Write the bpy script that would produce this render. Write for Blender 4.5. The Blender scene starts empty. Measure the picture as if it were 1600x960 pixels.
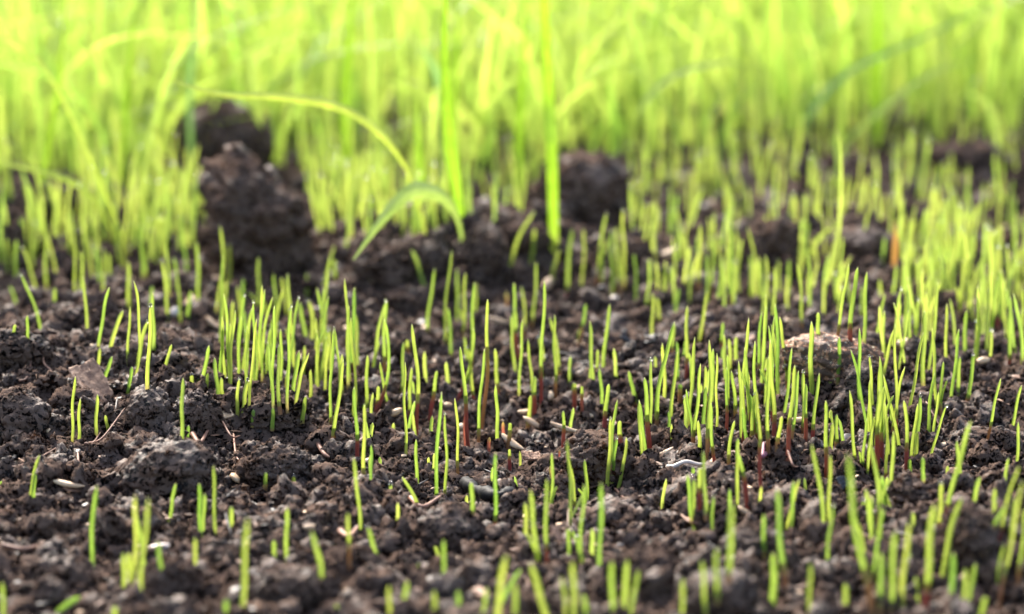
import bpy, math, random
import numpy as np
from mathutils import Vector, Matrix, Euler

random.seed(7)
rng = np.random.default_rng(7)
S = bpy.context.scene
COL = S.collection

# ------------------------------------------------------------------ camera
CAM_H, PITCH, LENS, FOCUS = 0.223, math.radians(15.0), 100.0, 0.722
cam_data = bpy.data.cameras.new('camera')
cam = bpy.data.objects.new('camera', cam_data)
COL.objects.link(cam)
cam.location = (0, 0, CAM_H)
cam.rotation_euler = (math.pi / 2 - PITCH, 0, 0)
cam_data.lens, cam_data.sensor_width = LENS, 36.0
cam_data.clip_start, cam_data.clip_end = 0.01, 500
cam_data.dof.use_dof = True
cam_data.dof.focus_distance = FOCUS
cam_data.dof.aperture_fstop = 9.2
cam_data.dof.aperture_blades = 0
S.camera = cam

# ------------------------------------------------------------------ light
SUN_EL, SUN_AZ = math.radians(42), math.radians(-24)      # azimuth from +Y towards +X
world = bpy.data.worlds.new('World')
S.world = world
world.use_nodes = True
wn = world.node_tree.nodes
sky = wn.new('ShaderNodeTexSky')
sky.sky_type = 'NISHITA'
sky.sun_disc = False
sky.sun_elevation, sky.sun_rotation = SUN_EL, SUN_AZ
sky.air_density, sky.dust_density, sky.ozone_density = 1.0, 4.0, 0.6
wn['Background'].inputs['Strength'].default_value = 0.15
world.node_tree.links.new(sky.outputs[0], wn['Background'].inputs['Color'])
sun_data = bpy.data.lights.new('sun', 'SUN')
sun_data.energy, sun_data.angle, sun_data.color = 2.2, math.radians(15), (1.0, 0.95, 0.86)
sun = bpy.data.objects.new('sun', sun_data)
COL.objects.link(sun)
sd = Vector((math.sin(SUN_AZ) * math.cos(SUN_EL), math.cos(SUN_AZ) * math.cos(SUN_EL), math.sin(SUN_EL)))
sun.rotation_euler = (-sd).to_track_quat('-Z', 'Y').to_euler()
sun.location = sd * 3
S.view_settings.view_transform = 'Standard'
S.view_settings.look = 'None'
S.view_settings.gamma = 1.0
S.view_settings.use_curve_mapping = False
S.view_settings.exposure = 2.15
S.render.engine = 'CYCLES'
S.cycles.max_bounces = 6
S.cycles.diffuse_bounces = 3
S.cycles.glossy_bounces = 2
S.cycles.transmission_bounces = 5
S.cycles.use_adaptive_sampling = True
S.cycles.adaptive_threshold = 0.02
S.cycles.transparent_max_bounces = 6
S.cycles.caustics_reflective = False
S.cycles.caustics_refractive = False
S.cycles.sample_clamp_indirect = 6.0

# ------------------------------------------------------------------ noise
def _h(ix, iy, iz, k):
    n = (ix.astype(np.int64) * 374761393 + iy.astype(np.int64) * 668265263 + iz.astype(np.int64) * 2147483647 + k * 974634777) & 0xFFFFFFFF
    n = ((n ^ (n >> 13)) * 1274126177) & 0xFFFFFFFF
    n = ((n ^ (n >> 16)) * 2246822519) & 0xFFFFFFFF
    return ((n ^ (n >> 15)) & 0xFFFFFF) / float(0xFFFFFF)

def noise(p, k=0):
    """value noise, smooth, about -1..1; p is (n,2) or (n,3)"""
    p = np.asarray(p, float)
    i = np.floor(p); f = p - i
    f = f * f * f * (f * (f * 6 - 15) + 10)
    z = np.zeros(len(p))
    if p.shape[1] == 2:
        a, b = i[:, 0], i[:, 1]
        u, v = f[:, 0], f[:, 1]
        r = (_h(a, b, z, k) * (1 - u) + _h(a + 1, b, z, k) * u) * (1 - v) + (_h(a, b + 1, z, k) * (1 - u) + _h(a + 1, b + 1, z, k) * u) * v
        return r * 2 - 1
    a, b, c = i.T
    u, v, w = f.T
    def pl(cc):
        return (_h(a, b, cc, k) * (1 - u) + _h(a + 1, b, cc, k) * u) * (1 - v) + (_h(a, b + 1, cc, k) * (1 - u) + _h(a + 1, b + 1, cc, k) * u) * v
    return (pl(c) * (1 - w) + pl(c + 1) * w) * 2 - 1

def fbm(p, k=0, n=4, gain=.5):
    p = np.asarray(p, float); t = 0; a = 1.0; s = 0
    for j in range(n):
        t = t + a * noise(p * 2.03 ** j + 17.3 * j, k + j); s += a; a *= gain
    return t / s

def worley(p, k=0):
    p = np.asarray(p, float); i = np.floor(p)
    d = np.full(len(p), 9.0)
    for ox in (-1, 0, 1):
        for oy in (-1, 0, 1):
            for oz in (-1, 0, 1):
                a, b, c = i[:, 0] + ox, i[:, 1] + oy, i[:, 2] + oz
                q = np.stack([a + _h(a, b, c, k), b + _h(a, b, c, k + 1), c + _h(a, b, c, k + 2)], 1)
                d = np.minimum(d, ((q - p) ** 2).sum(1))
    return np.sqrt(d)

# ------------------------------------------------------------------ pixels (1600 x 960 photograph) to the ground
CP, SP = math.cos(PITCH), math.sin(PITCH)
def ray(px, py):
    x = (px - 800) / 1600 * 36 / LENS
    y = -(py - 480) / 1600 * 36 / LENS
    return np.array([x, CP + y * SP, -SP + y * CP])
def flat(px, py):
    d = ray(px, py)
    return d * (CAM_H / -d[2]) + np.array([0, 0, CAM_H])
MOUNDS = []   # x, y, rx, ry, amplitude
def mound(px, py, rx, ry, a):
    p = flat(px, py); MOUNDS.append((p[0], p[1], rx, ry, a))
mound(60, 610, .040, .045, .014)
mound(330, 640, .030, .030, .006)
mound(790, 405, .044, .030, .015)
mound(960, 430, .020, .020, .006)
mound(610, 425, .028, .026, .009)
mound(690, 440, .012, .014, .004)
mound(840, 690, .040, .040, -.005)
mound(200, 850, .035, .030, -.004)
mound(1500, 860, .022, .025, .007)
mound(1320, 600, .030, .030, .004)
mound(1150, 900, .035, .030, .003)
mound(60, 360, .045, .05, .008)
mound(1280, 390, .05, .05, .007)
def height(x, y, fine=True):
    x = np.atleast_1d(np.asarray(x, float)); y = np.atleast_1d(np.asarray(y, float))
    p = np.stack([x, y], 1)
    z = fbm(p * 16, 1, 2) * .0055 + fbm(p * 55, 5, 2) * .0032
    for mx, my, rx, ry, a in MOUNDS:
        z = z + a * np.exp(-((x - mx) / rx) ** 2 - ((y - my) / ry) ** 2)
    z = z + (np.abs(fbm(p * 130, 11, 2)) - .25) * .0042
    if fine:
        z = z + (np.abs(noise(p * 330, 21)) - .3) * .0017 + noise(p * 800, 31) * .0005
    return z
def hz(x, y):
    return float(height(x, y)[0])
def ground(px, py):
    """the point of the soil that the pixel shows"""
    d = ray(px, py); o = np.array([0, 0, CAM_H])
    a, b = .35, 2.4
    for n in (110, 30):
        t = np.linspace(a, b, n)
        P = o + d[None] * t[:, None]
        below = P[:, 2] < height(P[:, 0], P[:, 1], False)
        i = int(np.argmax(below)) if below.any() else n - 1
        a, b = t[max(i - 1, 0)], t[i]
    return P[i]
def pix(p):
    v = np.asarray(p, float) - np.array([0, 0, CAM_H])
    dep = v[1] * CP - v[2] * SP
    return 800 + v[0] / dep * LENS / 36 * 1600, 480 - (v[1] * SP + v[2] * CP) / dep * LENS / 36 * 1600, dep
def ppm(y):
    """metres per photograph pixel for a thing at forward distance y on the ground"""
    return (y * CP + CAM_H * SP) * 36 / LENS / 1600
def on_plane(px, py, yy):
    d = ray(px, py); t = yy / d[1]
    return d * t + np.array([0, 0, CAM_H])

# ------------------------------------------------------------------ mesh helpers
def mesh_np(name, v, f, mat=None, attrs=None, smooth=True):
    v = np.asarray(v, np.float32); f = np.asarray(f, np.int32)
    me = bpy.data.meshes.new(name)
    me.vertices.add(len(v)); me.vertices.foreach_set('co', v.ravel())
    if len(f):
        k = f.shape[1]
        me.loops.add(f.size); me.loops.foreach_set('vertex_index', f.ravel())
        me.polygons.add(len(f))
        me.polygons.foreach_set('loop_start', np.arange(0, f.size, k, dtype=np.int32))
        me.polygons.foreach_set('loop_total', np.full(len(f), k, np.int32))
        me.polygons.foreach_set('use_smooth', np.full(len(f), smooth, bool))
    me.update(calc_edges=True)
    if attrs:
        for key, a in attrs.items():
            at = me.attributes.new(key, 'FLOAT', 'POINT'); at.data.foreach_set('value', np.asarray(a, np.float32))
    if mat: me.materials.append(mat)
    return me
def obj(name, me, parent=None, loc=None):
    o = bpy.data.objects.new(name, me); COL.objects.link(o)
    if parent: o.parent = parent
    if loc is not None: o.location = loc
    return o
def tag(o, label=None, cat=None, group=None, kind=None):
    if label: o['label'] = label
    if cat: o['category'] = cat
    if group: o['group'] = group
    if kind: o['kind'] = kind
    return o
def grid_faces(nr, nc, wrap=False, off=0):
    r = np.arange(nr - 1)[:, None]; c = np.arange(nc if wrap else nc - 1)[None]
    c2 = (c + 1) % nc
    return (np.stack([r * nc + c, r * nc + c2, (r + 1) * nc + c2, (r + 1) * nc + c], -1).reshape(-1, 4) + off)
_ico = {}
def ico(n):
    if n not in _ico:
        import bmesh
        bm = bmesh.new(); bmesh.ops.create_icosphere(bm, subdivisions=n, radius=1)
        bm.verts.ensure_lookup_table()
        _ico[n] = (np.array([q.co[:] for q in bm.verts]), np.array([[w.index for w in fc.verts] for fc in bm.faces]))
        bm.free()
    return _ico[n]
def bezier(pts, n):
    """Catmull-Rom through pts, n samples"""
    P = np.asarray(pts, float)
    P = np.vstack([2 * P[0] - P[1], P, 2 * P[-1] - P[-2]])
    m = len(P) - 3; out = []
    for t in np.linspace(0, m - 1e-9, n):
        i = int(t); u = t - i
        a, b, c, d = P[i:i + 4]
        out.append(.5 * ((2 * b) + (c - a) * u + (2 * a - 5 * b + 4 * c - d) * u * u + (3 * b - a - 3 * c + d) * u ** 3))
    return np.array(out)
def frames(path, side):
    T = np.gradient(path, axis=0); T /= np.linalg.norm(T, axis=1)[:, None] + 1e-12
    s = np.tile(side, (len(path), 1)); s = s - T * (s * T).sum(1)[:, None]
    s /= np.linalg.norm(s, axis=1)[:, None] + 1e-12
    return T, s, np.cross(T, s)
def tube(path, rw, rt, side=(1, 0, 0), k=8):
    T, s, n = frames(path, np.asarray(side, float))
    a = np.arange(k) / k * 2 * math.pi
    v = path[:, None] + s[:, None] * (np.cos(a)[None, :, None] * np.asarray(rw)[:, None, None]) + n[:, None] * (np.sin(a)[None, :, None] * np.asarray(rt)[:, None, None])
    m = len(path)
    f = grid_faces(m, k, True)
    return v.reshape(-1, 3), f
def ribbon(path, w, side, fold=.25, twist=0.0):
    T, s, n = frames(path, np.asarray(side, float))
    t = np.linspace(0, 1, len(path))[:, None] * twist
    s, n = s * np.cos(t) + n * np.sin(t), n * np.cos(t) - s * np.sin(t)
    w = np.asarray(w)[:, None]
    v = np.stack([path - s * w / 2, path - s * w * .25 - n * w * fold * .35, path - n * w * fold * .5, path + s * w * .25 - n * w * fold * .35, path + s * w / 2], 1)
    return v.reshape(-1, 3), grid_faces(len(path), 5)

# ------------------------------------------------------------------ materials
def new_mat(name):
    m = bpy.data.materials.new(name); m.use_nodes = True
    nt = m.node_tree
    return m, nt, nt.nodes, nt.links, nt.nodes['Principled BSDF']
def ramp(nodes, stops):
    r = nodes.new('ShaderNodeValToRGB')
    while len(r.color_ramp.elements) < len(stops): r.color_ramp.elements.new(.5)
    for e, (p, c) in zip(r.color_ramp.elements, stops):
        e.position = p; e.color = (*c, 1)
    return r
def tex(nodes, links, scale, detail=4, rough=.6, src=None, kind='ShaderNodeTexNoise'):
    t = nodes.new(kind); t.inputs['Scale'].default_value = scale
    if 'Detail' in t.inputs: t.inputs['Detail'].default_value = detail
    if 'Roughness' in t.inputs: t.inputs['Roughness'].default_value = rough
    if src: links.new(src, t.inputs['Vector'])
    return t
def mixc(nodes, links, fac, a, b, mode='MIX'):
    m = nodes.new('ShaderNodeMix'); m.data_type = 'RGBA'; m.blend_type = mode
    for s, v in ((m.inputs[0], fac), (m.inputs[6], a), (m.inputs[7], b)):
        if hasattr(v, 'is_output'): links.new(v, s)
        elif isinstance(v, (int, float)): s.default_value = v
        else: s.default_value = (*v, 1)
    return m.outputs[2]
def soil_material(name, dark, mid, light, wet=.5, spread=1.0, lawn=False):
    m, nt, N, L, B = new_mat(name)
    geo = N.new('ShaderNodeNewGeometry'); pos = geo.outputs['Position']
    info = N.new('ShaderNodeObjectInfo')
    n1 = tex(N, L, 260, 3, .7, pos); n2 = tex(N, L, 1300, 1, .6, pos)
    r1 = ramp(N, [(.36, dark), (.54, mid), (.72, light)])
    add = N.new('ShaderNodeMath'); add.operation = 'MULTIPLY_ADD'
    L.new(info.outputs['Random'], add.inputs[0]); add.inputs[1].default_value = .24 * spread
    sub = N.new('ShaderNodeMath'); sub.operation = 'SUBTRACT'; sub.inputs[1].default_value = .13 * spread
    L.new(n1.outputs[0], sub.inputs[0]); L.new(sub.outputs[0], add.inputs[2])
    L.new(add.outputs[0], r1.inputs[0])
    # reddish peat and pale mineral grains
    r2 = ramp(N, [(.60, (0, 0, 0)), (.68, (1, 1, 1))]); L.new(n2.outputs[0], r2.inputs[0])
    c = mixc(N, L, r2.outputs[0], r1.outputs[0], tuple(min(.5, q * 1.15 + p) for q, p in zip(light, (.016, .006, .002))))
    v = tex(N, L, 800, src=pos, kind='ShaderNodeTexVoronoi')
    r3 = ramp(N, [(.968, (0, 0, 0)), (.98, (1, 1, 1))])
    sx = N.new('ShaderNodeSeparateColor'); L.new(v.outputs['Color'], sx.inputs[0]); L.new(sx.outputs[0], r3.inputs[0])
    c = mixc(N, L, r3.outputs[0], c, (.09, .06, .045))
    if lawn:
        sep = N.new('ShaderNodeSeparateXYZ'); L.new(pos, sep.inputs[0])
        mr = N.new('ShaderNodeMapRange'); mr.inputs[1].default_value = 1.12; mr.inputs[2].default_value = 1.30
        L.new(sep.outputs[1], mr.inputs[0])
        ng = tex(N, L, 60, 4, .7, pos); rg = ramp(N, [(.35, (.07, .09, .02)), (.65, (.22, .26, .07))]); L.new(ng.outputs[0], rg.inputs[0])
        c = mixc(N, L, mr.outputs[0], c, rg.outputs[0])
    L.new(c, B.inputs['Base Color'])
    # wet film only in patches
    rr = N.new('ShaderNodeMapRange'); rr.inputs[1].default_value = .56 - .16 * wet; rr.inputs[2].default_value = .66 - .10 * wet
    n3 = tex(N, L, 110, 2, .6, pos)
    L.new(n3.outputs[0], rr.inputs[0])
    for sock, lo, hi in (('Roughness', .9, .40), ('Specular IOR Level', .025, .17)):
        q = N.new('ShaderNodeMapRange'); q.inputs[3].default_value, q.inputs[4].default_value = lo, hi
        L.new(rr.outputs[0], q.inputs[0]); L.new(q.outputs[0], B.inputs[sock])
    b1 = N.new('ShaderNodeBump'); b1.inputs['Strength'].default_value = 1.0; b1.inputs['Distance'].default_value = .0008
    nb = tex(N, L, 1000, 3, .75, pos); L.new(nb.outputs[0], b1.inputs['Height'])
    L.new(b1.outputs[0], B.inputs['Normal'])
    return m
M = {}
M['soil'] = soil_material('wet_soil', (0.00079, 0.00048, 0.00033), (0.00285, 0.00151, 0.00095), (0.01181, 0.00525, 0.00265), .4, lawn=True)
M['crumb'] = soil_material('soil_crumb', (0.00083, 0.00055, 0.00042), (0.00321, 0.00175, 0.00112), (0.01430, 0.00631, 0.00306), .5, 1.8)
M['clod'] = soil_material('dark_clod', (0.00087, 0.00055, 0.00039), (0.00374, 0.00195, 0.00119), (0.01493, 0.00676, 0.00337), .4)
M['wetclod'] = soil_material('wet_clod', (0.00130, 0.00094, 0.00072), (0.00389, 0.00233, 0.00157), (0.01118, 0.00571, 0.00327), .95)
M['brownclod'] = soil_material('brown_clod', (0.00306, 0.00139, 0.00082), (0.01037, 0.00446, 0.00211), (0.03421, 0.01415, 0.00656), .25)
M['warmclod'] = soil_material('warm_clod', (0.00686, 0.00390, 0.00248), (0.02719, 0.01403, 0.00773), (0.08700, 0.04410, 0.02294), .2)
M['paleclod'] = soil_material('pale_clod', (.28, .14, .08), (.52, .32, .20), (.68, .46, .31), .1)
M['redclod'] = soil_material('red_clod', (.016, .009, .007), (.046, .027, .021), (.10, .064, .049), .2)






def leaf_material(name, c_low, c_a, c_b, transl=.5, rough=.38, low=(.0, .10), spec=.45, tip=None, tr=(.93, 1.0)):
    m, nt, N, L, B = new_mat(name)
    t = N.new('ShaderNodeAttribute'); t.attribute_name = 't'
    r = N.new('ShaderNodeAttribute'); r.attribute_name = 'rnd'
    geo = N.new('ShaderNodeNewGeometry')
    base = mixc(N, L, r.outputs['Fac'], c_a, c_b)
    nz = tex(N, L, 260, 3, .5, geo.outputs['Position'])
    rz = ramp(N, [(.3, (.78, .8, .7)), (.7, (1.12, 1.1, 1.0))]); L.new(nz.outputs[0], rz.inputs[0])
    base = mixc(N, L, 1.0, base, rz.outputs[0], 'MULTIPLY')
    mr = N.new('ShaderNodeMapRange'); mr.inputs[1].default_value, mr.inputs[2].default_value = low
    mr.interpolation_type = 'SMOOTHSTEP'
    L.new(t.outputs['Fac'], mr.inputs[0])
    c = mixc(N, L, mr.outputs[0], c_low, base)
    if tip:
        mt = N.new('ShaderNodeMapRange'); mt.inputs[1].default_value, mt.inputs[2].default_value = tr
        L.new(t.outputs['Fac'], mt.inputs[0]); c = mixc(N, L, mt.outputs[0], c, tip)
    L.new(c, B.inputs['Base Color'])
    B.inputs['Roughness'].default_value = rough
    B.inputs['Specular IOR Level'].default_value = spec
    # lengthwise veins
    u = N.new('ShaderNodeAttribute'); u.attribute_name = 'u'
    wv = N.new('ShaderNodeMath'); wv.operation = 'SINE'
    mu = N.new('ShaderNodeMath'); mu.operation = 'MULTIPLY'; mu.inputs[1].default_value = 40
    L.new(u.outputs['Fac'], mu.inputs[0]); L.new(mu.outputs[0], wv.inputs[0])
    rib = ramp(N, [(.40, (1, 1, 1)), (.48, (1.25, 1.22, 1.6)), (.52, (1.25, 1.22, 1.6)), (.60, (1, 1, 1))])
    L.new(u.outputs['Fac'], rib.inputs[0]); c = mixc(N, L, .7, c, rib.outputs[0], 'MULTIPLY'); L.new(c, B.inputs['Base Color'])
    bp = N.new('ShaderNodeBump'); bp.inputs['Strength'].default_value = .5; bp.inputs['Distance'].default_value = .0001
    L.new(wv.outputs[0], bp.inputs['Height']); L.new(bp.outputs[0], B.inputs['Normal'])
    tr = N.new('ShaderNodeBsdfTranslucent'); L.new(c, tr.inputs['Color'])
    mx = N.new('ShaderNodeMixShader'); mx.inputs[0].default_value = transl
    L.new(B.outputs[0], mx.inputs[1]); L.new(tr.outputs[0], mx.inputs[2])
    L.new(mx.outputs[0], N['Material Output'].inputs['Surface'])
    return m
M['sprout'] = leaf_material('sprout_green', (.32, .22, .08), (.35, .41, .065), (.20, .34, .045), .44, .33, (0, .20), spec=.5, tip=(.46, .48, .20), tr=(.95, 1.0))
M['stand'] = leaf_material('sprout_lightened', (.36, .27, .10), (.43, .50, .09), (.27, .42, .065), .50, .33, (0, .18), spec=.5, tip=(.55, .56, .25), tr=(.94, 1.0))  # same sprouts, colours lightened to offset the shade in the rear stand
M['bright'] = leaf_material('blade_bright', (.34, .40, .05), (.40, .48, .06), (.34, .46, .05), .5, .32)
M['red'] = leaf_material('sheath_red', (.24, .075, .045), (.34, .105, .065), (.22, .05, .05), .4, .33, (0, .25), tip=(.36, .28, .06), tr=(.72, 1))
M['brown'] = leaf_material('sheath_brown', (.28, .14, .07), (.38, .21, .09), (.30, .15, .075), .4, .35, (0, .25), tip=(.38, .34, .07), tr=(.6, 1))
M['lime'] = leaf_material('blade_lime', (.26, .32, .04), (.21, .345, .02), (.16, .31, .018), .55, .32)
M['glaucous'] = leaf_material('blade_glaucous', (.26, .32, .04), (.33, .44, .085), (.30, .42, .08), .5, .40, spec=.4)
M['lawn'] = leaf_material('blade_lawn', (.34, .36, .08), (.46, .55, .105), (.25, .43, .055), .6, .30, (0, .08), spec=.6)
M['dull'] = leaf_material('blade_dull', (.2, .25, .07), (.22, .36, .10), (.14, .28, .08), .4, .4)
M['orange'] = leaf_material('blade_orange', (.3, .15, .05), (.42, .22, .06), (.42, .22, .06), .4, .45)
def plain(name, col, col2, scale, rough=.6, bump=.0003, transl=0, spec=.4):
    m, nt, N, L, B = new_mat(name)
    geo = N.new('ShaderNodeNewGeometry'); info = N.new('ShaderNodeObjectInfo')
    n = tex(N, L, scale, 5, .65, geo.outputs['Position'])
    r = ramp(N, [(.33, col), (.68, col2)]); L.new(n.outputs[0], r.inputs[0])
    hs = N.new('ShaderNodeHueSaturation'); L.new(r.outputs[0], hs.inputs['Color'])
    mr = N.new('ShaderNodeMapRange'); mr.inputs[3].default_value, mr.inputs[4].default_value = .7, 1.25
    L.new(info.outputs['Random'], mr.inputs[0]); L.new(mr.outputs[0], hs.inputs['Value'])
    L.new(hs.outputs[0], B.inputs['Base Color'])
    B.inputs['Roughness'].default_value = rough; B.inputs['Specular IOR Level'].default_value = spec
    bp = N.new('ShaderNodeBump'); bp.inputs['Strength'].default_value = .8; bp.inputs['Distance'].default_value = bump
    L.new(n.outputs[0], bp.inputs['Height']); L.new(bp.outputs[0], B.inputs['Normal'])
    return m
M['husk'] = plain('seed_husk', (.34, .20, .10), (.58, .42, .26), 420, .5)
M['bark'] = plain('bark_brown', (.13, .062, .035), (.30, .17, .10), 700, .65, .0008)
M['litter'] = plain('litter_brown', (.06, .028, .015), (.21, .105, .055), 500, .6)
M['litterdark'] = plain('litter_dark', (.008, .007, .007), (.03, .024, .022), 500, .42)
M['fibre'] = plain('root_fibre', (.14, .06, .035), (.26, .13, .08), 500, .55)
M['white'] = plain('root_white', (.38, .32, .27), (.58, .52, .45), 300, .4)
M['violet'] = plain('root_violet', (.16, .05, .075), (.28, .12, .15), 300, .4)
M['char'] = plain('charcoal', (.003, .003, .0033), (.009, .0085, .009), 200, .6, .0005, spec=.15)
M['stone'] = plain('pebble_grey', (.02, .019, .02), (.05, .047, .048), 250, .5, .0003, spec=.25)
m, nt, N, L, B = new_mat('water'); M['water'] = m
B.inputs['Base Color'].default_value = (1, 1, 1, 1); B.inputs['Roughness'].default_value = .02
B.inputs['IOR'].default_value = 1.33; B.inputs['Transmission Weight'].default_value = 1.0

# ------------------------------------------------------------------ soil sheet (fine near the lens, to the horizon beyond)
ys = np.concatenate([[-60, -12, -3, -.8, -.1, .15, .3], np.linspace(.40, .95, 640), np.linspace(.953, 1.45, 190)[0:], np.linspace(1.5, 3.6, 60), [5, 9, 20, 50, 150, 400]])
side_u = np.concatenate([np.linspace(1.004, 1.8, 80), np.linspace(1.83, 4, 40), [5, 15, 60, 400]])
us = np.concatenate([-side_u[::-1], np.linspace(-1, 1, 540), side_u])
half = np.clip(.215 * ys + .045, .12, .9)
X = half[:, None] * us[None]; Y = np.repeat(ys[:, None], len(us), 1)
Z = height(X.ravel(), Y.ravel())
far = np.clip((np.hypot(X.ravel(), Y.ravel() - .8) - 3) / 3, 0, 1)
Z = Z * (1 - far)
soil = obj('soil_ground', mesh_np('soil_ground', np.stack([X.ravel(), Y.ravel(), Z], 1), grid_faces(len(ys), len(us)), M['soil']))
tag(soil, kind='structure')

# ------------------------------------------------------------------ clod shapes
def clod_shape(seed, n, rough=1.0, flatb=.75, gran=1.0):
    v, f = ico(n)
    o = seed * 13.7
    d = 1 + .42 * fbm(v * 1.25 + o, seed, 3) * rough + .34 * (np.abs(fbm(v * 2.4 + o, seed + 3, 3)) - .2) * rough
    p = v * d[:, None]
    w = worley(p * 3.6 + o, seed + 5)
    w2 = worley(p * 9 + o, seed + 8)
    d2 = 1 - .24 * gran * (w - .4) - .10 * gran * (w2 - .4)
    if n >= 5: d2 = d2 + .03 * gran * fbm(p * 26 + o, seed + 9, 2)
    return p * d2[:, None], f
def crumb_protos(prefix, mat, kinds, n, seed):
    c = bpy.data.collections.new(prefix)
    for i, (sx, sy, sz) in enumerate(kinds):
        v, f = clod_shape(seed + i, n, 1.5, gran=1.5)
        o = bpy.data.objects.new(f'{prefix}_{i:02d}', mesh_np(prefix, v * np.array([sx, sy, sz]), f, mat[i % len(mat)]))
        c.objects.link(o)
    return c
def scatter(name, coll, pts, scl, rot, idx):
    me = mesh_np(name, pts, np.zeros((0, 4)), None)
    for key, a, typ in (('scl', scl, 'FLOAT'),):
        at = me.attributes.new(key, typ, 'POINT'); at.data.foreach_set('value', np.asarray(a, np.float32))
    at = me.attributes.new('rot', 'FLOAT_VECTOR', 'POINT'); at.data.foreach_set('vector', np.asarray(rot, np.float32).ravel())
    at = me.attributes.new('idx', 'INT', 'POINT'); at.data.foreach_set('value', np.asarray(idx, np.int32))
    o = obj(name, me)
    g = bpy.data.node_groups.new(name, 'GeometryNodeTree')
    g.interface.new_socket('Geometry', in_out='INPUT', socket_type='NodeSocketGeometry')
    g.interface.new_socket('Geometry', in_out='OUTPUT', socket_type='NodeSocketGeometry')
    n = g.nodes; l = g.links
    gi, go = n.new('NodeGroupInput'), n.new('NodeGroupOutput')
    ci = n.new('GeometryNodeCollectionInfo'); ci.inputs['Collection'].default_value = coll
    ci.inputs['Separate Children'].default_value = True; ci.inputs['Reset Children'].default_value = True
    ip = n.new('GeometryNodeInstanceOnPoints'); ip.inputs['Pick Instance'].default_value = True
    def na(key, typ):
        a = n.new('GeometryNodeInputNamedAttribute'); a.data_type = typ; a.inputs['Name'].default_value = key
        return a.outputs[0]
    e = n.new('FunctionNodeEulerToRotation')
    l.new(na('rot', 'FLOAT_VECTOR'), e.inputs[0])
    l.new(gi.outputs[0], ip.inputs['Points']); l.new(ci.outputs[0], ip.inputs['Instance'])
    l.new(na('idx', 'INT'), ip.inputs['Instance Index']); l.new(e.outputs[0], ip.inputs['Rotation']); l.new(na('scl', 'FLOAT'), ip.inputs['Scale'])
    mat_n = ip.outputs[0]
    l.new(mat_n, go.inputs[0])
    md = o.modifiers.new('scatter', 'NODES'); md.node_group = g
    return o
# fine crumbs everywhere on the visible soil
def spots(n, y0, y1, power=1.0):
    y = y0 + (y1 - y0) * rng.random(n) ** power
    x = (rng.random(n) * 2 - 1) * (.29 * y + .06)
    return x, y
def lay(name, coll, nk, n, y0, y1, r0, r1, gamma, sink, power=1.0, extra=None, flat_lie=False):
    x, y = spots(n, y0, y1, power)
    # crumbs gather in patches
    keep = rng.random(n) < np.clip(.62 + .8 * fbm(np.stack([x, y], 1) * 70, 77, 2), .12, 1)
    x, y = x[keep], y[keep]; n = len(x)
    r = r0 * (1 - rng.random(n) * (1 - (r0 / r1) ** gamma)) ** (-1 / gamma)
    z = height(x, y) + r * sink
    P = np.stack([x, y, z], 1)
    if extra is not None:
        P = np.vstack([P, extra]); r = np.concatenate([r, .0005 * (1 - rng.random(len(extra)) * .9) ** -.45]); n = len(P)
    rot = rng.random((n, 3)) * 6.283
    if flat_lie: rot[:, :2] = rng.normal(0, .22, (n, 2))
    return scatter(name, coll, P, r, rot, rng.integers(0, nk, n))
kinds = [(1, 1, .8), (1.2, .9, .7), (.9, .8, .9), (1.4, .7, .6), (1, .9, 1), (1.1, 1.0, .55), (1.6, .6, .5), (1, 1.1, .9), (1.3, 1, .7), (.9, 1, .7)]
pc = crumb_protos('crumb_shape', [M['crumb']], kinds, 3, 40)
lk = [(2.6, .25, .18), (1.4, .8, .15), (3.4, .16, .14), (1.2, 1, .22), (2.0, .35, .2), (1.0, .7, .3)]
pl_ = crumb_protos('litter_shape', [M['litter'], M['litter'], M['litterdark'], M['litterdark'], M['litter'], M['husk']], lk, 2, 80)
lt = lay('plant_litter', pl_, len(lk), 15500, .42, 1.1, .0006, .0019, 1.8, .7, flat_lie=True)
tag(lt, 'brown bark flecks and fibres strewn over the soil', 'plant litter', kind='stuff')

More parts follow.
